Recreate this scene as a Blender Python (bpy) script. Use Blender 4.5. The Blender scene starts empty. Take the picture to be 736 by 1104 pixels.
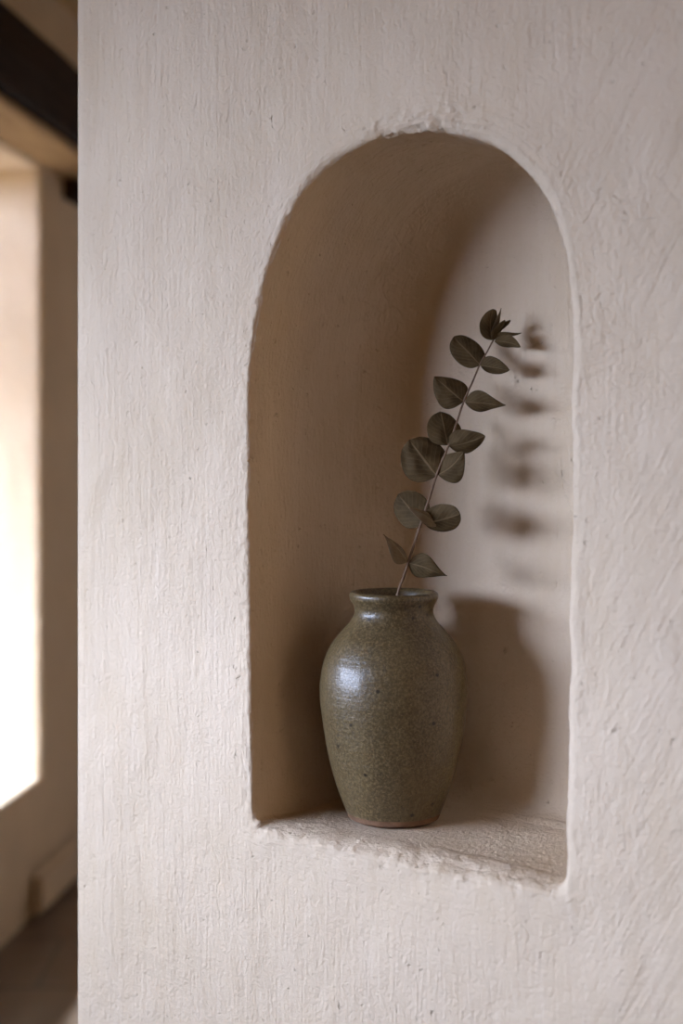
import bpy, bmesh, math, random
from mathutils import Vector, Matrix, noise
random.seed(7)
scene = bpy.context.scene
COL = scene.collection

# ------------------------------------------------------------------ basics
F, CX, CY = 1633.0, 368.0, 480.0          # focal length and horizon of the photograph
HC = 1.65                                 # camera height
def at(px, py, y):                        # point at depth y seen at px, py
    return Vector(((px - CX) / F * y, y, HC - (py - CY) / F * y))

def link(o, parent=None):
    COL.objects.link(o)
    if parent is not None: o.parent = parent
    return o
def obj(name, bm, mat, parent=None, smooth=True):
    me = bpy.data.meshes.new(name)
    bm.normal_update()
    bm.to_mesh(me); bm.free()
    if smooth:
        for p in me.polygons: p.use_smooth = True
    me.materials.append(mat)
    return link(bpy.data.objects.new(name, me), parent)
def tag(o, label, cat, group=None):
    o['label'] = label; o['category'] = cat
    if group: o['group'] = group
    return o
def structure(o):
    o['kind'] = 'structure'; return o
def empty(name, loc):
    o = bpy.data.objects.new(name, None); o.location = loc; o.empty_display_size = .05
    return link(o)

# ------------------------------------------------------------------ materials
class NT:
    def __init__(s, name):
        s.m = bpy.data.materials.new(name); s.m.use_nodes = True
        s.t = s.m.node_tree; s.t.nodes.clear()
        s.out = s.n('ShaderNodeOutputMaterial'); s.b = s.n('ShaderNodeBsdfPrincipled')
        s.l(s.b.outputs[0], s.out.inputs[0])
    def n(s, typ, **kw):
        nd = s.t.nodes.new(typ)
        for k, v in kw.items():
            if k[0] == '_': setattr(nd, k[1:], v)
            else:
                nd.inputs[k.replace('__', ' ')].default_value = v
        return nd
    def l(s, a, b): s.t.links.new(a, b)
    def coord(s, which='Object', scale=(1, 1, 1), rot=(0, 0, 0)):
        tc = s.n('ShaderNodeTexCoord'); mp = s.n('ShaderNodeMapping')
        mp.inputs['Scale'].default_value = scale; mp.inputs['Rotation'].default_value = rot
        s.l(tc.outputs[which], mp.inputs[0]); return mp.outputs[0]
    def noise(s, vec, scale, detail=4, rough=.55, dist=0):
        nd = s.n('ShaderNodeTexNoise', Scale=scale, Detail=detail, Roughness=rough, Distortion=dist)
        s.l(vec, nd.inputs['Vector']); return nd.outputs['Fac']
    def ramp(s, fac, stops, interp='LINEAR'):
        nd = s.n('ShaderNodeValToRGB'); cr = nd.color_ramp; cr.interpolation = interp
        while len(cr.elements) < len(stops): cr.elements.new(.5)
        for e, (p, c) in zip(cr.elements, stops):
            e.position = p; e.color = (*c, 1) if len(c) == 3 else c
        s.l(fac, nd.inputs[0]); return nd.outputs[0]
    def math(s, op, a, b=None, clamp=False):
        nd = s.n('ShaderNodeMath', _operation=op, _use_clamp=clamp)
        for i, v in enumerate((a, b)):
            if v is None: continue
            if isinstance(v, (int, float)): nd.inputs[i].default_value = v
            else: s.l(v, nd.inputs[i])
        return nd.outputs[0]
    def mix(s, fac, a, b, mode='MIX'):
        nd = s.n('ShaderNodeMix', _data_type='RGBA', _blend_type=mode)
        for i, v in ((0, fac), (6, a), (7, b)):
            if isinstance(v, (int, float)): nd.inputs[i].default_value = v
            elif isinstance(v, tuple): nd.inputs[i].default_value = (*v, 1)
            else: s.l(v, nd.inputs[i])
        return nd.outputs[2]
    def bump(s, h, dist, strength=1, prev=None):
        nd = s.n('ShaderNodeBump', Strength=strength, Distance=dist)
        s.l(h, nd.inputs['Height'])
        if prev is not None: s.l(prev, nd.inputs['Normal'])
        return nd.outputs[0]
    def fin(s, color=None, rough=.8, normal=None, **kw):
        if color is not None:
            if isinstance(color, tuple): s.b.inputs['Base Color'].default_value = (*color, 1)
            else: s.l(color, s.b.inputs['Base Color'])
        if isinstance(rough, (int, float)): s.b.inputs['Roughness'].default_value = rough
        else: s.l(rough, s.b.inputs['Roughness'])
        if normal is not None: s.l(normal, s.b.inputs['Normal'])
        for k, v in kw.items(): s.b.inputs[k.replace('__', ' ')].default_value = v
        return s.m

PL_A, PL_B, PL_C = (.60, .468, .33), (.64, .508, .37), (.56, .43, .29)
def mat_plaster_niche():
    t = NT('hand trowelled plaster')
    oc = t.coord('Object')
    big = t.noise(oc, 2.6, 5, .6)
    col = t.ramp(big, [(.30, PL_C), (.5, PL_A), (.72, PL_B)])
    ocs = t.coord('Object', (14, 14, 2.2))
    streak = t.noise(ocs, 3.0, 5, .6, .4)
    col = t.mix(t.math('MULTIPLY', t.ramp(streak, [(.35, (0, 0, 0)), (.75, (1, 1, 1))]), .28), col, (.68, .56, .44))
    # pits and scratches stay dark
    pit = t.noise(oc, 75, 3, .6)
    pm = t.ramp(pit, [(.70, (0, 0, 0)), (.78, (1, 1, 1))])
    col = t.mix(t.math('MULTIPLY', pm, .25), col, (.36, .27, .19))
    # stroke heights: vertical trowel strokes on the face, strokes round the arch near / inside the niche
    at_ = t.n('ShaderNodeAttribute', _attribute_name='near_niche', _attribute_type='GEOMETRY').outputs['Fac']
    uvs = t.coord('UV', (6, 60, 1))
    s_uv = t.noise(uvs, 2.6, 6, .62, .5)
    vert = t.noise(t.coord('Object', (48, 48, 4.2)), 2.2, 8, .68, .9)
    rt = t.n('ShaderNodeMapping'); rt.inputs['Scale'].default_value = (75, 40, 4.5)
    t.l(t.coord('Object', (1, 1, 1), (0, math.radians(-30), 0)), rt.inputs[0])
    diag = t.noise(rt.outputs[0], 2.0, 7, .66, .7)
    sx = t.n('ShaderNodeSeparateXYZ'); t.l(oc, sx.inputs[0])
    dmask = t.math('ADD', sx.outputs[0], t.math('MULTIPLY', t.math('SUBTRACT', t.noise(oc, 4.5, 3, .5), .5), .9))
    dmask = t.ramp(dmask, [(.42, (0, 0, 0)), (.50, (1, 1, 1))])
    face = t.mix(dmask, vert, diag)
    strokes = t.mix(at_, face, s_uv)
    lumps = t.noise(oc, 14, 4, .55, .3)
    grain = t.noise(oc, 210, 3, .6)
    vor = t.n('ShaderNodeTexVoronoi', _feature='DISTANCE_TO_EDGE', Scale=9.0)
    vd = t.n('ShaderNodeTexNoise', Scale=6.0, Detail=4.0); t.l(oc, vd.inputs['Vector'])
    vv = t.n('ShaderNodeVectorMath', _operation='MULTIPLY_ADD'); t.l(vd.outputs['Color'], vv.inputs[0])
    vv.inputs[1].default_value = (.25, .25, .25); t.l(oc, vv.inputs[2]); t.l(vv.outputs[0], vor.inputs['Vector'])
    crack = t.ramp(vor.outputs['Distance'], [(0, (0, 0, 0)), (.02, (1, 1, 1))])
    cm = t.ramp(t.noise(oc, 3.1, 3, .5), [(.56, (1, 1, 1)), (.66, (0, 0, 0))])
    crack = t.math('MAXIMUM', crack, cm)
    nb = t.bump(lumps, .014, .5)
    nb = t.bump(strokes, .0065, .5, nb)
    nb = t.bump(crack, .0016, .5, nb)
    nb = t.bump(t.ramp(pit, [(.66, (1, 1, 1)), (.80, (0, 0, 0))]), .003, .9, nb)
    nb = t.bump(grain, .0024, .7, nb)
    return t.fin(col, .88, nb, Specular__IOR__Level=.25)
def mat_plaster(name, a, b, bd=.01):
    t = NT(name); oc = t.coord('Object')
    col = t.ramp(t.noise(oc, 2.2, 5, .6), [(.3, a), (.7, b)])
    nb = t.bump(t.noise(oc, 9, 5, .6, .3), bd * 2, .6)
    nb = t.bump(t.noise(t.coord('Object', (1, 1, .4)), 45, 4, .6), bd * .4, .6, nb)
    return t.fin(col, .9, nb, Specular__IOR__Level=.2)
def mat_wood(name, a, b, c, axis_rot=0, rough=.7):
    t = NT(name)
    v = t.coord('Object', (1.2, 14, 14))
    g = t.noise(v, 2.5, 6, .65, .8)
    col = t.ramp(g, [(.28, a), (.5, b), (.75, c)])
    nb = t.bump(g, .01, .6)
    return t.fin(col, rough, nb, Specular__IOR__Level=.06)
def mat_floor():
    t = NT('dark stone slabs')
    v = t.coord('Object')
    br = t.n('ShaderNodeTexBrick', Scale=1.0, Mortar__Size=.012, Mortar__Smooth=.3, Brick__Width=.62, Row__Height=.46)
    br.inputs['Color1'].default_value = (.13, .092, .066, 1)
    br.inputs['Color2'].default_value = (.17, .12, .088, 1)
    br.inputs['Mortar'].default_value = (.055, .04, .03, 1)
    t.l(v, br.inputs['Vector'])
    n1 = t.noise(v, 5, 6, .6)
    col = t.mix(.35, br.outputs['Color'], t.ramp(n1, [(.3, (.09, .062, .045)), (.7, (.22, .165, .125))]))
    nb = t.bump(br.outputs['Fac'], -.004, .6)
    nb = t.bump(n1, .006, .5, nb)
    return t.fin(col, t.ramp(n1, [(.3, (.28,) * 3), (.7, (.5,) * 3)]), nb)
def mat_glaze():
    t = NT('olive speckled stoneware glaze')
    oc = t.coord('Object')
    n1 = t.noise(t.coord('Object', (9, 9, 3)), 1.6, 5, .6, .4)
    col = t.ramp(n1, [(.28, (.050, .032, .012)), (.5, (.085, .057, .023)), (.74, (.128, .088, .038))])
    mott = t.noise(oc, 330, 4, .8)
    col = t.mix(t.ramp(mott, [(.44, (0, 0, 0)), (.62, (.75,) * 3)]), col, (.20, .142, .070))
    mott2 = t.noise(oc, 300, 4, .8)
    col = t.mix(t.ramp(mott2, [(.50, (0, 0, 0)), (.66, (.75,) * 3)]), col, (.045, .033, .017))
    vo = t.n('ShaderNodeTexVoronoi', Scale=62.0); t.l(oc, vo.inputs['Vector'])
    sp = t.math('MULTIPLY', t.ramp(vo.outputs['Distance'], [(.10, (1, 1, 1)), (.20, (0, 0, 0))]),
                t.ramp(t.n('ShaderNodeSeparateColor').outputs[0] if False else t.noise(oc, 40, 2, .5), [(.50, (0, 0, 0)), (.56, (1, 1, 1))]))
    col = t.mix(t.math('MULTIPLY', sp, .85), col, (.016, .011, .007))
    rings = t.noise(t.coord('Object', (3, 3, 85)), 1.0, 3, .55)
    nb = t.bump(rings, .0022, .5)
    nb = t.bump(t.noise(oc, 46, 5, .65), .0027, .55, nb)
    nb = t.bump(mott, .0007, .5, nb)
    return t.fin(col, t.ramp(mott2, [(.3, (.27,) * 3), (.7, (.42,) * 3)]), nb, Specular__IOR__Level=.34, Coat__Weight=.12, Coat__Roughness=.15)
def mat_clay():
    t = NT('bare brown clay')
    oc = t.coord('Object')
    n1 = t.noise(oc, 60, 5, .6)
    col = t.ramp(n1, [(.3, (.10, .048, .022)), (.7, (.25, .13, .066))])
    return t.fin(col, .75, t.bump(n1, .0016, .6))
def mat_leaf(name, a, b, vein):
    t = NT(name)
    uv = t.n('ShaderNodeTexCoord').outputs['UV']
    sep = t.n('ShaderNodeSeparateXYZ'); t.l(uv, sep.inputs[0])
    u, v = sep.outputs[0], sep.outputs[1]
    d = t.math('ABSOLUTE', t.math('SUBTRACT', v, .5))
    oc = t.coord('Object')
    n1 = t.noise(oc, 55, 4, .6)
    col = t.ramp(n1, [(.3, a), (.7, b)])
    ph = t.math('SUBTRACT', t.math('MULTIPLY', u, 46), t.math('MULTIPLY', d, 42))
    ph = t.math('ADD', ph, t.math('MULTIPLY', n1, 5))
    sv = t.math('POWER', t.math('ABSOLUTE', t.math('SINE', t.math('MULTIPLY', ph, .5))), 14)
    mr = t.ramp(d, [(.012, (1, 1, 1)), (.035, (0, 0, 0))])
    vn = t.math('MAXIMUM', mr, t.math('MULTIPLY', sv, .28))
    col = t.mix(t.math('MULTIPLY', vn, .75), col, vein)
    nb = t.bump(vn, .0009, .6)
    nb = t.bump(n1, .0012, .4, nb)
    return t.fin(col, .75, nb, Specular__IOR__Level=.12)
def mat_stem():
    t = NT('dried brown twig')
    n1 = t.noise(t.coord('Object', (1, 1, .2)), 160, 4, .6)
    return t.fin(t.ramp(n1, [(.3, (.115, .068, .042)), (.7, (.215, .14, .09))]), .7, t.bump(n1, .0008, .6), Specular__IOR__Level=.15)
def mat_glass():
    t = NT('window glass')
    tr = t.n('ShaderNodeBsdfTransparent'); gl = t.n('ShaderNodeBsdfGlossy', Roughness=.02)
    mx = t.n('ShaderNodeMixShader'); mx.inputs[0].default_value = .05
    t.l(tr.outputs[0], mx.inputs[1]); t.l(gl.outputs[0], mx.inputs[2]); t.l(mx.outputs[0], t.out.inputs[0])
    return t.m

M_NICHE = mat_plaster_niche()
M_WALL = mat_plaster('old limewashed plaster', (.58, .39, .20), (.68, .475, .26))
M_PASS = mat_plaster('greyed limewash', (.56, .455, .345), (.66, .55, .43))
M_CEIL = mat_plaster('ceiling plaster', (.56, .385, .20), (.64, .455, .25))
M_BEAM = mat_wood('dark old oak', (.012, .006, .003), (.028, .015, .008), (.05, .028, .015))
M_SOFFIT_LIT = mat_wood('lit soffit wood', (.21, .135, .07), (.30, .20, .11), (.38, .26, .15))  # lighter tone carries the light bounced onto the beam's underside
M_FRAME = mat_wood('window oak', (.06, .038, .022), (.10, .065, .04), (.15, .1, .06))
M_FLOOR, M_GLAZE, M_CLAY, M_STEM, M_GLASS = mat_floor(), mat_glaze(), mat_clay(), mat_stem(), mat_glass()
M_LEAF = mat_leaf('dried olive brown leaf', (.046, .028, .010), (.094, .060, .025), (.17, .115, .058))
M_LEAF2 = mat_leaf('pale dried leaf', (.11, .076, .042), (.20, .145, .085), (.25, .185, .115))

# ------------------------------------------------------------------ niche wall
ZL = 1.75
VY = 1.767; K = VY / F
Y0 = 883.0                                # pixel row of the vase base's centre
SILL = HC - (Y0 - CY) * K
PLX, PLY = -.0606 * ZL, ZL
DV = Vector((math.sin(math.radians(50)), -math.cos(math.radians(50)), 0))      # along the wall, to the right
NV = Vector((math.cos(math.radians(50)), math.sin(math.radians(50)), 0))       # into the wall
CEIL = 3.3
def wall_hit(px, py):                    # photo pixel -> (s, z) on the wall's face
    u = (px - CX) / F
    s = (u * PLY - PLX) / (DV.x - u * DV.y)
    y = PLY + s * DV.y
    return Vector((s, HC - (py - CY) / F * y))
trace = [(273, 880), (271, 840), (270, 780), (269, 700), (268, 600), (267, 500), (267, 440), (269, 390), (275, 345), (284, 303),
         (295, 268), (308, 236), (326, 206), (348, 182), (374, 164), (400, 151), (428, 143), (456, 140), (484, 143),
         (512, 150), (536, 162), (558, 181), (577, 206), (592, 235), (602, 265), (608, 300), (610, 340), (610, 420), (610, 520),
         (609, 620), (609, 720), (608, 820), (607, 900), (606, 935), (598, 952), (580, 953), (540, 944), (480, 932), (420, 919), (360, 906), (310, 895), (284, 889)]
tr = [wall_hit(*p) for p in trace]
def catmull(pts, sub):
    out = []; n = len(pts)
    for i in range(n):
        a, b, c, d = pts[i - 1], pts[i], pts[(i + 1) % n], pts[(i + 2) % n]
        for k in range(sub):
            t = k / sub
            out.append(.5 * ((2 * b) + (c - a) * t + (2 * a - 5 * b + 4 * c - d) * t * t + (3 * b - a - 3 * c + d) * t ** 3))
    return out
def resample(pts, n):
    L = [0]
    for i in range(len(pts)): L.append(L[-1] + (pts[(i + 1) % len(pts)] - pts[i]).length)
    out = []; j = 0
    for k in range(n):
        t = L[-1] * k / n
        while L[j + 1] < t: j += 1
        f = (t - L[j]) / max(1e-9, L[j + 1] - L[j])
        out.append(pts[j].lerp(pts[(j + 1) % len(pts)], f))
    return out, L[-1]
N = 900
OUT, PERIM = resample(catmull(tr, 14), N)
S0 = min(p.x for p in OUT); S1 = max(p.x for p in OUT); ZB = min(p.y for p in OUT); ZT = max(p.y for p in OUT)
HW = (S1 - S0) / 2; SC = (S0 + S1) / 2
SPINE_LO, SPINE_HI = ZB + HW * 1.0, ZT - HW
def spine(p): return Vector((SC, min(max(p.y, SPINE_LO), SPINE_HI)))
SL, SR = None, 3.0
SL = wall_hit(86, 500).x
DEPTH, FIL, THICK = .24, .070, .50
def rect_hit(p):
    T = spine(p); d = p - T; best = 1e9
    if d.x > 1e-9: best = min(best, (SR - T.x) / d.x)
    if d.x < -1e-9: best = min(best, (SL - T.x) / d.x)
    if d.y > 1e-9: best = min(best, (CEIL - T.y) / d.y)
    if d.y < -1e-9: best = min(best, (0 - T.y) / d.y)
    return T + d * best
RECT = [rect_hit(p) for p in OUT]
for c in (Vector((SL, 0)), Vector((SL, CEIL)), Vector((SR, 0)), Vector((SR, CEIL))):
    k = min(range(N), key=lambda i: (RECT[i] - c).length); RECT[k] = c.copy()

def lipr(i):                             # radius of the rounded lip: small on the left jamb, soft on the sill and right
    p = OUT[i]
    f = (p.x - S0) / (S1 - S0)
    r = .004 + .013 * max(0, f) ** .7
    if p.y < ZB + .065 and p.x > S0 + .02: r = max(r, .015)
    return r * (1 + .35 * noise.noise(Vector((p.x * 22, p.y * 22, 3))))
def lipd(i):                             # depth of the lip: the sill slumps gently forward
    p = OUT[i]; r = lipr(i)
    k = max(0, min(1, (ZB + .03 - p.y) / .025)) * max(0, min(1, (p.x - S0 - .004) / .03)) * max(0, min(1, (S1 + .002 - p.x) / .02))
    return r * (1 + 1.9 * k)
rows = []                                # each row: list of (s, depth, z, near, v)
NO = 95
for j in range(NO):                      # outside, from the rectangle to the lip
    q = j / (NO - 1)
    row = []
    for i in range(N):
        P, R_ = OUT[i], RECT[i]
        d = R_ - P; L = d.length; dn = d / L
        r = lipr(i)
        e = r + (L - r) * (.05 * (1 - q) + .95 * (1 - q) ** 3)
        pt = P + dn * e
        row.append((pt.x, 0.0, pt.y, math.exp(-(max(0, e - .004) / .05)), e))
    rows.append(row)
NL = 12
for j in range(1, NL + 1):               # rounded lip
    a = j / NL * math.pi / 2
    row = []
    for i in range(N):
        P, R_ = OUT[i], RECT[i]; dn = (R_ - P).normalized(); r = lipr(i)
        e = r * (1 - math.sin(a)); pt = P + dn * e
        row.append((pt.x, lipd(i) * (1 - math.cos(a)), pt.y, 1.0, -r * math.sin(a)))
    rows.append(row)
def fil(i):
    p = OUT[i]
    return .022 if p.y < ZB + .06 else FIL
NJ, NF, NB = 34, 14, 26
def inward(i, q):
    P = OUT[i]; return P + (spine(P) - P) * (q / HW)
FI = [fil(i) for i in range(N)]
for _ in range(40): FI = [(FI[i - 1] + FI[i] * 2 + FI[(i + 1) % N]) / 4 for i in range(N)]
for j in range(1, NJ + 1):               # jamb, sill, soffit
    row = []
    for i in range(N):
        d0, d1 = lipd(i), DEPTH - FI[i]
        p = d0 + (d1 - d0) * j / NJ; pt = inward(i, .004 * j / NJ)
        row.append((pt.x, p, pt.y, 1.0, -p))
    rows.append(row)
for j in range(1, NF + 1):               # hollow corner to the back
    a = j / NF * math.pi / 2
    row = []
    for i in range(N):
        R = FI[i]; pt = inward(i, .004 + R * (1 - math.cos(a)))
        row.append((pt.x, DEPTH - R + R * math.sin(a), pt.y, 1.0 - .6 * j / NF, -(DEPTH - R) - R * a))
    rows.append(row)
for j in range(1, NB + 1):               # back
    row = []
    for i in range(N):
        q0 = .004 + FI[i]; q = q0 + (HW * .97 - q0) * j / NB; pt = inward(i, q)
        row.append((pt.x, DEPTH, pt.y, .4 * (1 - j / NB), -(DEPTH - FI[i]) - FI[i] * math.pi / 2 - (q - q0)))
    rows.append(row)

SILL_FRONT = max(p.y for p in OUT if abs(p.x - .117) < .02 and p.y < ZB + .1)
print('sill', SILL, SILL_FRONT, ZB)
for j in range(NO + NL, NR_ALL := len(rows)):
    for i in range(N):
        s_, d_, z_, nr_, e_ = rows[j][i]
        if z_ < ZB + .07:
            k_ = max(0, min(1, (ZB + .07 - z_) / .05)); k_ = k_ * k_ * (3 - 2 * k_)
            x_ = min(1, d_ / .10); x_ = 1 - (1 - x_) ** 2
            under = OUT[i].y < ZB + .03
            fz = z_ + (SILL - SILL_FRONT + (SILL_FRONT - z_ if OUT[i].y < ZB + .012 and d_ < DEPTH - .03 else 0)) * x_ * k_
            rows[j][i] = (s_, d_, fz, nr_ * (1 - .75 * k_), e_)
def rough_disp(s, d, z, near, e):
    v = Vector((s, d, z))
    h = .0035 * noise.noise(v * 3.1) + .0022 * noise.noise(v * 9 + Vector((7, 1, 3)))
    lip = math.exp(-(e / .016) ** 2)
    if e < -.03 and z < ZB + .03: h *= .3
    h += lip * (.0014 * noise.noise(v * 42) + .0016 * noise.noise(v * 110 + Vector((2, 9, 4))))
    if e < 0: h *= .8
    # built-up rough plaster along the crown of the arch and along the sill's edge
    crown = math.exp(-((s - SC - .03) / .085) ** 2) * math.exp(-((z - ZT - .006) / .022) ** 2)
    h += crown * (.002 + .0026 * noise.noise(v * 75) + .0022 * noise.noise(v * 160))
    ledge = math.exp(-((z - ZB + .002) / .016) ** 2) * (1 if S0 - .01 < s < S1 + .02 else 0) * math.exp(-(d / .02) ** 2)
    h += ledge * (.0006 + .0012 * noise.noise(v * 80) + .0013 * noise.noise(v * 170))
    return h
bm = bmesh.new()
uvl = bm.loops.layers.uv.new('UVMap')
nearl = bm.verts.layers.float.new('near_niche')
grid = []; NR = len(rows)
pos = [[Vector((c[0], c[1], c[2])) for c in r] for r in rows]
for j in range(NR):
    gr = []
    for i in range(N):
        a = pos[j][i - 1]; b = pos[j][(i + 1) % N]; c = pos[max(0, j - 1)][i]; d = pos[min(NR - 1, j + 1)][i]
        nrm = (b - a).cross(d - c)
        nrm = nrm.normalized() if nrm.length > 1e-12 else Vector((0, -1, 0))
        s, dd, z, near, e = rows[j][i]
        if dd < 1e-6 and e > .02: nrm = Vector((0, -1, 0))
        if nrm.y > .2: nrm = -nrm
        if j >= NR - NB: nrm = Vector((0, -1, 0))
        edge = min(1, max(0, (s - SL) / .03)) * min(1, z / .03) * min(1, (CEIL - z) / .03)
        h = rough_disp(s, dd, z, near, e) * edge
        v = bm.verts.new(pos[j][i] + nrm * h); v[nearl] = near; gr.append(v)
    grid.append(gr)
def quad(a, b, c, d, uv=None):
    f = bm.faces.new((a, b, c, d))
    if uv:
        for lp, t in zip(f.loops, uv): lp[uvl].uv = t
    return f
for j in range(NR - 1):
    for i in range(N):
        k = (i + 1) % N
        u0, u1 = i / N * PERIM * 2, (i + 1) / N * PERIM * 2
        quad(grid[j][i], grid[j][k], grid[j + 1][k], grid[j + 1][i],
             ((u0, rows[j][i][4]), (u1, rows[j][k][4]), (u1, rows[j + 1][k][4]), (u0, rows[j + 1][i][4])))
# close the last ring of the back along the spine
bm.faces.new(grid[-1])
# thickness: rounded arris, end faces and the far face of the wall
prev = grid[0]
for a in (0.33, .66, 1.0, None):
    ring = []
    for i in range(N):
        p = RECT[i]; RR = .010
        if a is None: q = Vector((p.x - (RR if p.x < SL + 1e-5 else 0), THICK, p.y))
        else:
            ang = a * math.pi / 2
            q = Vector((p.x - (RR * math.sin(ang) if p.x < SL + 1e-5 else 0), RR * (1 - math.cos(ang)), p.y))
        ring.append(bm.verts.new(q))
    for i in range(N):
        k = (i + 1) % N; quad(ring[i], ring[k], prev[k], prev[i])
    prev = ring
bm.faces.new(prev)
bmesh.ops.recalc_face_normals(bm, faces=bm.faces)
w = structure(obj('wall_front', bm, M_NICHE))
w.matrix_world = Matrix(((DV.x, NV.x, 0, PLX), (DV.y, NV.y, 0, PLY), (0, 0, 1, 0), (0, 0, 0, 1)))

# ------------------------------------------------------------------ room shell
def box(bm, x0, x1, y0, y1, z0, z1):
    vs = [bm.verts.new((x, y, z)) for x in (x0, x1) for y in (y0, y1) for z in (z0, z1)]
    for f in ((0, 1, 3, 2), (4, 6, 7, 5), (0, 4, 5, 1), (2, 3, 7, 6), (0, 2, 6, 4), (1, 5, 7, 3)):
        bm.faces.new([vs[i] for i in f])
def slab(name, mat, *d):
    bm = bmesh.new(); box(bm, *d); return structure(obj(name, bm, mat, smooth=False))
XL, YB, XR, YE = -3.05, -1.7, 2.2, 8.0
slab('floor', M_FLOOR, XL - .5, XR + .3, YB - .3, YE + .3, -.12, 0)
slab('ceiling', M_CEIL, XL - .5, XR + .3, YB - .3, YE + .3, CEIL, CEIL + .12)
slab('wall_back', M_WALL, XL - .5, XR + .3, YB - .3, YB, 0, CEIL)

def window_wall(name, L, x0, x1, z0, z1, thick, H, mat, splay=0):
    """wall along local x, its room face at y = 0, the outside at y = thick"""
    bm = bmesh.new()
    def lay(y, a, b, c, d):
        xs, zs = (0, a, b, L), (0, c, d, H)
        return [[bm.verts.new((x, y, z)) for z in zs] for x in xs]
    A = lay(0, x0, x1, z0, z1); B = lay(thick, x0 + splay, x1 - splay, z0, z1)
    for i in range(3):
        for k in range(3):
            if i == 1 and k == 1: continue
            bm.faces.new((A[i][k], A[i + 1][k], A[i + 1][k + 1], A[i][k + 1]))
            bm.faces.new((B[i][k], B[i][k + 1], B[i + 1][k + 1], B[i + 1][k]))
    loop = [(1, 1), (2, 1), (2, 2), (1, 2)]
    for q in range(4):
        a, b = loop[q], loop[(q + 1) % 4]
        bm.faces.new((A[a[0]][a[1]], A[b[0]][b[1]], B[b[0]][b[1]], B[a[0]][a[1]]))
    ol = [(0, 0), (1, 0), (2, 0), (3, 0), (3, 1), (3, 2), (3, 3), (2, 3), (1, 3), (0, 3), (0, 2), (0, 1)]
    for q in range(12):
        a, b = ol[q], ol[(q + 1) % 12]
        bm.faces.new((A[a[0]][a[1]], A[b[0]][b[1]], B[b[0]][b[1]], B[a[0]][a[1]]))
    bmesh.ops.recalc_face_normals(bm, faces=bm.faces)
    be = [e for e in bm.edges if abs(e.verts[0].co.y) < 1e-6 and abs(e.verts[1].co.y) < 1e-6 and
          all(x0 - 1e-6 <= v.co.x <= x1 + 1e-6 and z0 - 1e-6 <= v.co.z <= z1 + 1e-6 for v in e.verts)]
    bmesh.ops.bevel(bm, geom=be, offset=.022, segments=3, affect='EDGES', profile=.5)
    return structure(obj(name, bm, mat, smooth=False))
def window_unit(name, x0, x1, z0, z1, y, mx, parent_matrix, cols, rws):
    """timber frame with glazing bars and one sheet of glass"""
    bm = bmesh.new(); fw = .06
    box(bm, x0, x1, y, y + .06, z0, z0 + fw); box(bm, x0, x1, y, y + .06, z1 - fw, z1)
    box(bm, x0, x0 + fw, y, y + .06, z0 + fw, z1 - fw); box(bm, x1 - fw, x1, y, y + .06, z0 + fw, z1 - fw)
    for c in range(1, cols):
        x = x0 + (x1 - x0) * c / cols; box(bm, x - .014, x + .014, y + .015, y + .045, z0 + fw, z1 - fw)
    for r in range(1, rws):
        z = z0 + (z1 - z0) * r / rws; box(bm, x0 + fw, x1 - fw, y + .018, y + .042, z - .012, z + .012)
    f = structure(obj(name, bm, M_FRAME, smooth=False)); f.matrix_world = parent_matrix
    g = bmesh.new(); box(g, x0 + fw, x1 - fw, y + .028, y + .032, z0 + fw, z1 - fw)
    obj('pane', g, M_GLASS, f, smooth=False)
    return f

# the passage wall seen past the niche wall's end: through (-1.118, 4.96), turned 6 degrees
PD = Vector((math.sin(math.radians(6)), math.cos(math.radians(6)), 0)); PN = Vector((-PD.y, PD.x, 0))
P0 = Vector((-1.118, 4.96, 0)) - PD * 1.62
MP = Matrix(((PD.x, PN.x, 0, P0.x), (PD.y, PN.y, 0, P0.y), (0, 0, 1, 0), (0, 0, 0, 1)))
WX0, WX1, WZ0, WZ1 = .72, 1.62 + .454, .467, 2.635
pw = window_wall('wall_left', 4.9, WX0, WX1, WZ0, WZ1, .55, CEIL, M_PASS); pw.matrix_world = MP
window_unit('window_1', WX0, WX1, WZ0, WZ1, .47, 0, MP, 1, 1)
# the room's outer wall with the window that lights the niche
RW0, RW1, RZ0, RZ1 = .0, 0, 0, 0
MR = Matrix(((0, -1, 0, XL), (1, 0, 0, YB), (0, 0, 1, 0), (0, 0, 0, 1)))
WY0, WY1, WZA, WZB = -.48, 2.20, 1.50, 2.42
rw = window_wall('wall_left', 3.6 - YB, WY0 - YB, WY1 - YB, WZA, WZB, .30, CEIL, M_WALL); rw.matrix_world = MR
window_unit('window_2', WY0 - YB, WY1 - YB, WZA, WZB, .2, 0, MR, 3, 2)
MQ = Matrix(((0, 1, 0, XR), (-1, 0, 0, YE), (0, 0, 1, 0), (0, 0, 0, 1)))
qw = window_wall('wall_right', YE - YB, YE + .52, YE + 1.45, .9, 2.3, .30, CEIL, M_WALL); qw.matrix_world = MQ
window_unit('window_fill_right', YE + .52, YE + 1.45, .9, 2.3, .12, 0, MQ, 2, 3)  # unseen window, added to let a warm fill into the room
ME = Matrix.Translation((-1.7, YE, 0))
ew = window_wall('wall_end', XR + .3 + 1.7, 2.0, 3.2, .5, 2.6, .30, CEIL, M_WALL); ew.matrix_world = ME
window_unit('window_fill_end', 2.0, 3.2, .5, 2.6, .2, 0, ME, 2, 3)  # unseen window, added as an opening for the passage fill
slab('wall_return', M_WALL, XL - .5, P0.x + .02, 3.36, 3.66, 0, CEIL)

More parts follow.
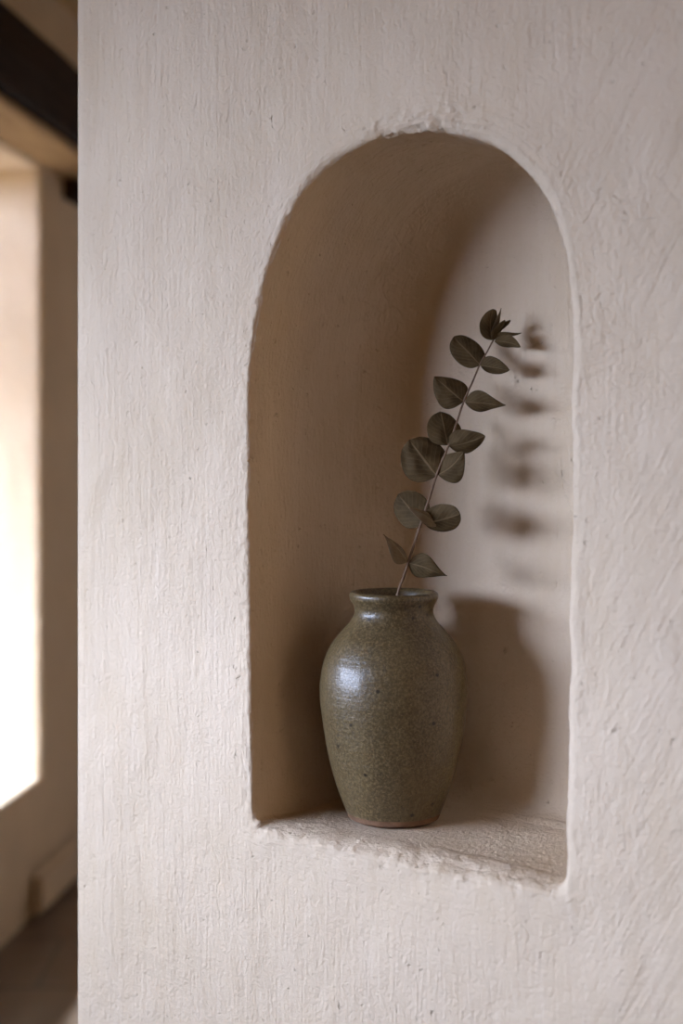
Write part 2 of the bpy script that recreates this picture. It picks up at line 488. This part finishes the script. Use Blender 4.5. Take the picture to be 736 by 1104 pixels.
# plinth along the foot of the passage wall
bm = bmesh.new(); box(bm, 1.62 + .30, 4.7, -.045, 0, 0, .165)
bmesh.ops.bevel(bm, geom=[e for e in bm.edges], offset=.022, segments=5, affect='EDGES')
o = structure(obj('baseboard_left', bm, M_WALL, smooth=False)); o.matrix_world = MP; o.data.materials[0] = M_PASS

# timbers on the passage wall
def timber(name, mat, x0, x1, y0, y1, z0, z1, wob, label, cat):
    bm = bmesh.new(); n = 40
    prof = [(y0, z0), ((y0 + y1) / 2, z0), (y1, z0), (y1, z1), ((y0 + y1) / 2, z1), (y0, z1), (y0, (z0 + z1) / 2)]
    bev = .014; rings = []
    prof = [(y0 + bev, z0), (y1, z0), (y1, z1), (y0 + bev, z1), (y0, z1 - bev), (y0, (z0 + z1) / 2), (y0, z0 + bev)]
    for k in range(n + 1):
        x = x0 + (x1 - x0) * k / n; r = []
        for (y, z) in prof:
            nv = noise.noise(Vector((x * 1.6, y * 9, z * 9)))
            r.append(bm.verts.new((x, y - (wob * max(0, .5 + nv) if y < y1 - 1e-6 else 0), z + wob * .6 * noise.noise(Vector((x * 1.3, y * 5 + 4, z * 5))))))
        rings.append(r)
    m = len(prof)
    for k in range(n):
        for q in range(m): bm.faces.new((rings[k][q], rings[k][(q + 1) % m], rings[k + 1][(q + 1) % m], rings[k + 1][q]))
    bm.faces.new(rings[0]); bm.faces.new(rings[-1][::-1])
    bmesh.ops.recalc_face_normals(bm, faces=bm.faces)
    o = obj(name, bm, mat, smooth=False); o.matrix_world = MP
    return tag(o, label, cat)
timber('ceiling_beam', M_BEAM, .15, 4.7, -.20, 0, 2.68, 2.935, .02, 'dark old wooden beam high at the upper left, above its lit soffit board', 'beam')
timber('lit_soffit', M_SOFFIT_LIT, .15, 4.7, -.19, 0, 2.648, 2.678, .004, 'thin board coloured as the lit underside of the dark beam at upper left', 'lit_soffit')  # separate board, coloured lighter to show light on the beam's soffit
timber('corbel', M_BEAM, 1.62 + .72, 1.62 + 1.0, -.06, 0, 2.575, 2.647, .004, 'small dark wooden block under the lit soffit board, beside the plastered wall edge', 'corbel')

# ------------------------------------------------------------------ vase
VX = (424.3 - CX) * K
VASE = Vector((VX, VY, SILL))
prof_px = [(135, 160), (150, 173), (150, 175), (180, 172), (205, 160)]
sil = [(1062, 160), (1052, 171), (1025, 181), (960, 207), (870, 238), (770, 263), (680, 279), (600, 289), (540, 292.5), (480, 290), (410, 277),
       (345, 247), (290, 203), (262, 177), (240, 163), (222, 157), (206, 157), (194, 160.5), (184, 165.5), (174, 171)]
def zz(y): return (Y0 - (600 + y / 3.68)) * K
outer = [(h / 3.68 * K, zz(y)) for y, h in sil]
outer[0] = (outer[0][0], .004)
ztop = zz(148)
lip = [(h / 3.68 * K, zz(y)) for y, h in [(165, 175), (154, 176.5), (146, 175), (140.5, 170), (138.5, 163), (140, 155), (146, 148), (156, 143)]]
inner = [(.0405, ztop - .010), (.0385, ztop - .022), (.041, ztop - .036), (.052, ztop - .048), (.066, .185), (.074, .150), (.073, .125), (.066, .085), (.055, .045), (.046, .018), (.03, .012), (.0005, .011)]
def smooth_prof(p, sub):
    p = [Vector(q) for q in p]; out = []
    for i in range(len(p) - 1):
        a, b, c, d = p[max(0, i - 1)], p[i], p[i + 1], p[min(len(p) - 1, i + 2)]
        for k in range(sub):
            t = k / sub
            out.append(.5 * ((2 * b) + (c - a) * t + (2 * a - 5 * b + 4 * c - d) * t * t + (3 * b - a - 3 * c + d) * t ** 3))
    out.append(p[-1]); return out
def lathe(bm, prof, n=128, wob=0.0, close=False):
    rings = []
    for p in prof:
        r = []
        for k in range(n):
            a = 2 * math.pi * k / n
            ww = 1 + wob * noise.noise(Vector((math.cos(a) * 1.2, math.sin(a) * 1.2, p[1] * 16)))
            r.append(bm.verts.new((p[0] * ww * math.cos(a), p[0] * ww * math.sin(a), p[1])))
        rings.append(r)
    for j in range(len(rings) - 1):
        for k in range(n): bm.faces.new((rings[j][k], rings[j][(k + 1) % n], rings[j + 1][(k + 1) % n], rings[j + 1][k]))
    return rings
vase = tag(empty('vase', VASE), 'round-shouldered olive brown speckled stoneware vase standing on the niche sill', 'vase')
bm = bmesh.new()
ofull = smooth_prof(outer, 6)
cut = next(i for i, p in enumerate(ofull) if p[1] > .0085)
pr = ofull[cut:] + lip[1:] and [Vector(p) for p in ofull[cut:]]
rings = lathe(bm, pr, 144, .010)
bmesh.ops.recalc_face_normals(bm, faces=bm.faces)
obj('body', bm, M_GLAZE, vase)
bm = bmesh.new()
lathe(bm, smooth_prof([tuple(pr[-1])] + lip + inner, 4), 144, .006)
bmesh.ops.recalc_face_normals(bm, faces=bm.faces)
o = obj('rim', bm, M_GLAZE, vase); o['label'] = 'rolled rim and dark hollow inside'
bm = bmesh.new()
foot = [(.0005, .003), (.036, .003), (.040, 0), (outer[0][0] - .002, .0)] + [(p[0], max(p[1], .0035)) for p in ofull[:cut + 1]]
rg = lathe(bm, foot, 144, .006)
bmesh.ops.recalc_face_normals(bm, faces=bm.faces)
o = obj('foot', bm, M_CLAY, vase); o['label'] = 'unglazed reddish brown foot'

# ------------------------------------------------------------------ eucalyptus sprig
SY0, SY1 = VY - .026, VY + .015           # depth of the stem at the mouth and at the tip
def sdepth(py): return SY0 + (SY1 - SY0) * max(-.35, min(1, (645 - py) / 300))
stem_px = [(397, 846), (408, 760), (419, 690), (428, 643), (436, 619), (443, 597), (449, 579), (455, 560), (463, 536), (471, 511), (477, 496), (484, 479),
           (492, 456), (500, 432), (509, 412), (517, 393), (525, 379), (532, 366), (539, 357), (547, 348)]
sp = [at(x, y, sdepth(y)) for x, y in stem_px]
sprig = tag(empty('eucalyptus_sprig', sp[3]), 'dried brown eucalyptus sprig with paired round leaves leaning out of the vase', 'sprig')
def inv(o): return o - sp[3]
def tube(bm, pts, r0, r1, n=10):
    rings = []
    for i, p in enumerate(pts):
        d = (pts[min(i + 1, len(pts) - 1)] - pts[max(0, i - 1)]).normalized()
        a = d.cross(Vector((0, 1, 0))).normalized(); b = d.cross(a)
        r = r0 + (r1 - r0) * i / (len(pts) - 1)
        r *= 1 + .12 * noise.noise(p * 90)
        rings.append([bm.verts.new(p + a * r * math.cos(t) + b * r * math.sin(t)) for t in [2 * math.pi * k / n for k in range(n)]])
    for j in range(len(rings) - 1):
        for k in range(n): bm.faces.new((rings[j][k], rings[j][(k + 1) % n], rings[j + 1][(k + 1) % n], rings[j + 1][k]))
    bm.faces.new(rings[0]); bm.faces.new(rings[-1][::-1])
bm = bmesh.new()
tube(bm, [inv(Vector(p)) for p in smooth_prof([tuple(q) for q in sp], 5)], .0018, .0008)
bmesh.ops.recalc_face_normals(bm, faces=bm.faces)
obj('stem', bm, M_STEM, sprig)

def leaf(base, tip, wpx, tdepth=0.0, roll=0, cup=.18, droop=0.0, kind='round', pale=False, skew=0.0, twist=0, curltip=0.0):
    """base, tip: photo pixels; wpx: full width before the roll; tdepth: how far the tip comes towards (-) or leaves (+) the viewer"""
    yb = sdepth(base[1])
    tdepth = tdepth if pale else (.017 if tip[0] < base[0] else -.015) + tdepth * .4
    B = at(base[0], base[1], yb); T = at(tip[0], tip[1], yb + tdepth)
    ax = T - B; L = ax.length; ax.normalize()
    nrm = Vector((0, -1, 0)); nrm = (nrm - ax * nrm.dot(ax)).normalized()
    lat = nrm.cross(ax)
    W = wpx * K * 1.18
    bm = bmesh.new(); uvl = bm.loops.layers.uv.new('UVMap')
    nu, nv = 22, 14; g = []
    sd = base[0] * .13 + tip[1] * .7
    for i in range(nu + 1):
        t = i / nu
        if kind == 'round': f = max(0, 1 - (2 * t ** .90 - 1) ** 2) ** .5
        elif kind == 'ovate': f = max(0, math.sin(math.pi * t ** .72)) ** .72 * (1 - .12 * t)
        else: f = max(0, math.sin(math.pi * t ** .66)) ** 1.15 * (1 - .2 * t); f = max(f, .13 * (1 - t) ** .5 if t > .7 else 0)
        f = max(f, .05 if t < .5 else .012)
        r = math.radians(roll + twist * (t - .4)); lt = lat * math.cos(r) + nrm * math.sin(r); nm = nrm * math.cos(r) - lat * math.sin(r)
        row = []
        for k in range(nv + 1):
            v = k / nv * 2 - 1
            hw = W / 2 * f * (1 + .10 * noise.noise(Vector((t * 2.6, v * .8, sd))))
            p = B + ax * (L * t) + lt * (v * hw + skew * W * math.sin(math.pi * t))
            p += nm * (-cup * W * (v * v) * f + droop * L * math.sin(math.pi * t) + W * .055 * noise.noise(Vector((t * 3, v * 2, sd + 5))))
            p += nm * (curltip * L * max(0, t - .6) ** 2 * 5)
            row.append(bm.verts.new(inv(p)))
        g.append(row)
    for i in range(nu):
        for k in range(nv):
            f = bm.faces.new((g[i][k], g[i + 1][k], g[i + 1][k + 1], g[i][k + 1]))
            for lp, (a, b) in zip(f.loops, ((i, k), (i + 1, k), (i + 1, k + 1), (i, k + 1))): lp[uvl].uv = (a / nu, b / nv)
    o = obj('leaf', bm, M_LEAF2 if pale else M_LEAF, sprig)
    m = o.modifiers.new('thickness', 'SOLIDIFY'); m.thickness = .0005; m.offset = 0
    m = o.modifiers.new('smooth', 'SUBSURF'); m.levels = m.render_levels = 1
    if pale: o['label'] = 'paler, curled leaf'
    return o
# lowest pair
leaf((439, 606), (413, 576), 20, -.012, 45, .22, .05, 'long', True, 0, 25)
leaf((440, 607), (482, 621), 25, .006, 18, .10, .10, 'long', False, .10, 20)
# second pair with a folded pale edge
leaf((456, 564), (429, 533), 33, .012, -10, .12, 0, 'round')
leaf((457, 564), (496, 554), 27, -.010, 14, .14, -.04, 'round', False, -.06)
leaf((472, 566), (440, 547), 13, -.012, 30, .25, .08, 'ovate', True, 0, 30)
# third pair
leaf((471, 513), (441, 474), 43, -.010, 8, .12, .03, 'round')
leaf((472, 512), (500, 487), 30, .008, -25, .15, .04, 'ovate', False, -.10)
# fourth pair
leaf((483, 480), (475, 444), 33, .010, 14, .12, .02, 'round')
leaf((484, 481), (523, 470), 27, -.006, 25, .16, .03, 'ovate', False, -.04)
# fifth pair
leaf((500, 433), (468, 406), 33, -.012, 18, .14, .03, 'ovate', False, .02)
leaf((501, 433), (545, 437), 24, -.004, 32, .16, .04, 'long', False, .04, 20)
# sixth pair
leaf((518, 394), (489, 363), 29, .006, 15, .10, .02, 'round')
leaf((518, 394), (549, 399), 20, -.008, 38, .18, .02, 'ovate', False, .04)
# top cluster
leaf((531, 367), (531, 333), 20, .006, 25, .14, .03, 'round', False, .16)
leaf((532, 366), (540, 332), 13, -.012, 62, .20, .03, 'long', True)
leaf((533, 366), (544, 345), 16, -.006, 58, .20, .02, 'ovate')
leaf((535, 364), (562, 359), 14, -.010, 72, .20, .03, 'long')
leaf((533, 368), (561, 374), 17, -.008, 45, .18, -.06, 'ovate', False, .06, 0, .0)
leaf((541, 355), (550, 345), 7, -.004, 40, .25, 0, 'ovate')

# ------------------------------------------------------------------ light
def area(name, loc, target, sx, sy, power, col):
    l = bpy.data.lights.new(name, 'AREA'); l.shape = 'RECTANGLE'; l.size = sx; l.size_y = sy; l.energy = power; l.color = col
    o = link(bpy.data.objects.new(name, l)); o.location = loc
    o.rotation_euler = (Vector(target) - Vector(loc)).to_track_quat('-Z', 'Y').to_euler()
    return o
DAY = (.665, .795, 1.10)
area('daylight_room_window', (-9.0, -1.1, 3.25), (XL, .8, 1.97), 8.2, 2.7, 3850, DAY)
area('warm_fill_right', (XR + .25, -.98, 1.6), (XL, -.6, 1.4), .8, 1.3, 22, (1.0, .71, .37))  # added warm fill from out of view, for the bounce and the left jamb
wc = MP @ Vector((WX1 - .9, 2.5, 4.30)); wt = MP @ Vector((WX1 - .1, .2, 1.1))
area('daylight_passage_window', wc, wt, 2.2, 1.8, 11000, (.76, .87, 1.0))
area('passage_fill_end', (.9, YE + .5, 1.7), (.3, 4, 1.5), 1.3, 2.0, 30, (.95, .96, 1.0))  # added fill behind the niche wall, brightens the passage
wd = bpy.data.worlds.new('sky'); scene.world = wd; wd.use_nodes = True
nt = wd.node_tree; nt.nodes.clear()
bgn = nt.nodes.new('ShaderNodeBackground'); wo = nt.nodes.new('ShaderNodeOutputWorld')
bgn.inputs[0].default_value = (.92, .95, 1, 1); bgn.inputs[1].default_value = .5
nt.links.new(bgn.outputs[0], wo.inputs[0])

# ------------------------------------------------------------------ camera
cam = bpy.data.cameras.new('camera'); co = link(bpy.data.objects.new('camera', cam)); scene.camera = co
co.location = (0, 0, HC); co.rotation_euler = (math.pi / 2, 0, 0)
cam.sensor_width = cam.sensor_height = 36; cam.sensor_fit = 'AUTO'; cam.lens = F / 1104 * 36
cam.shift_y = -(552 - CY) / 1104; cam.shift_x = 0
cam.clip_start = .05
cam.dof.use_dof = True; cam.dof.focus_distance = 1.74; cam.dof.aperture_fstop = 2.8
vs = scene.view_settings
vs.view_transform = 'Standard'; vs.look = 'None'; vs.exposure = 0.0; vs.gamma = 1.0; vs.use_curve_mapping = False
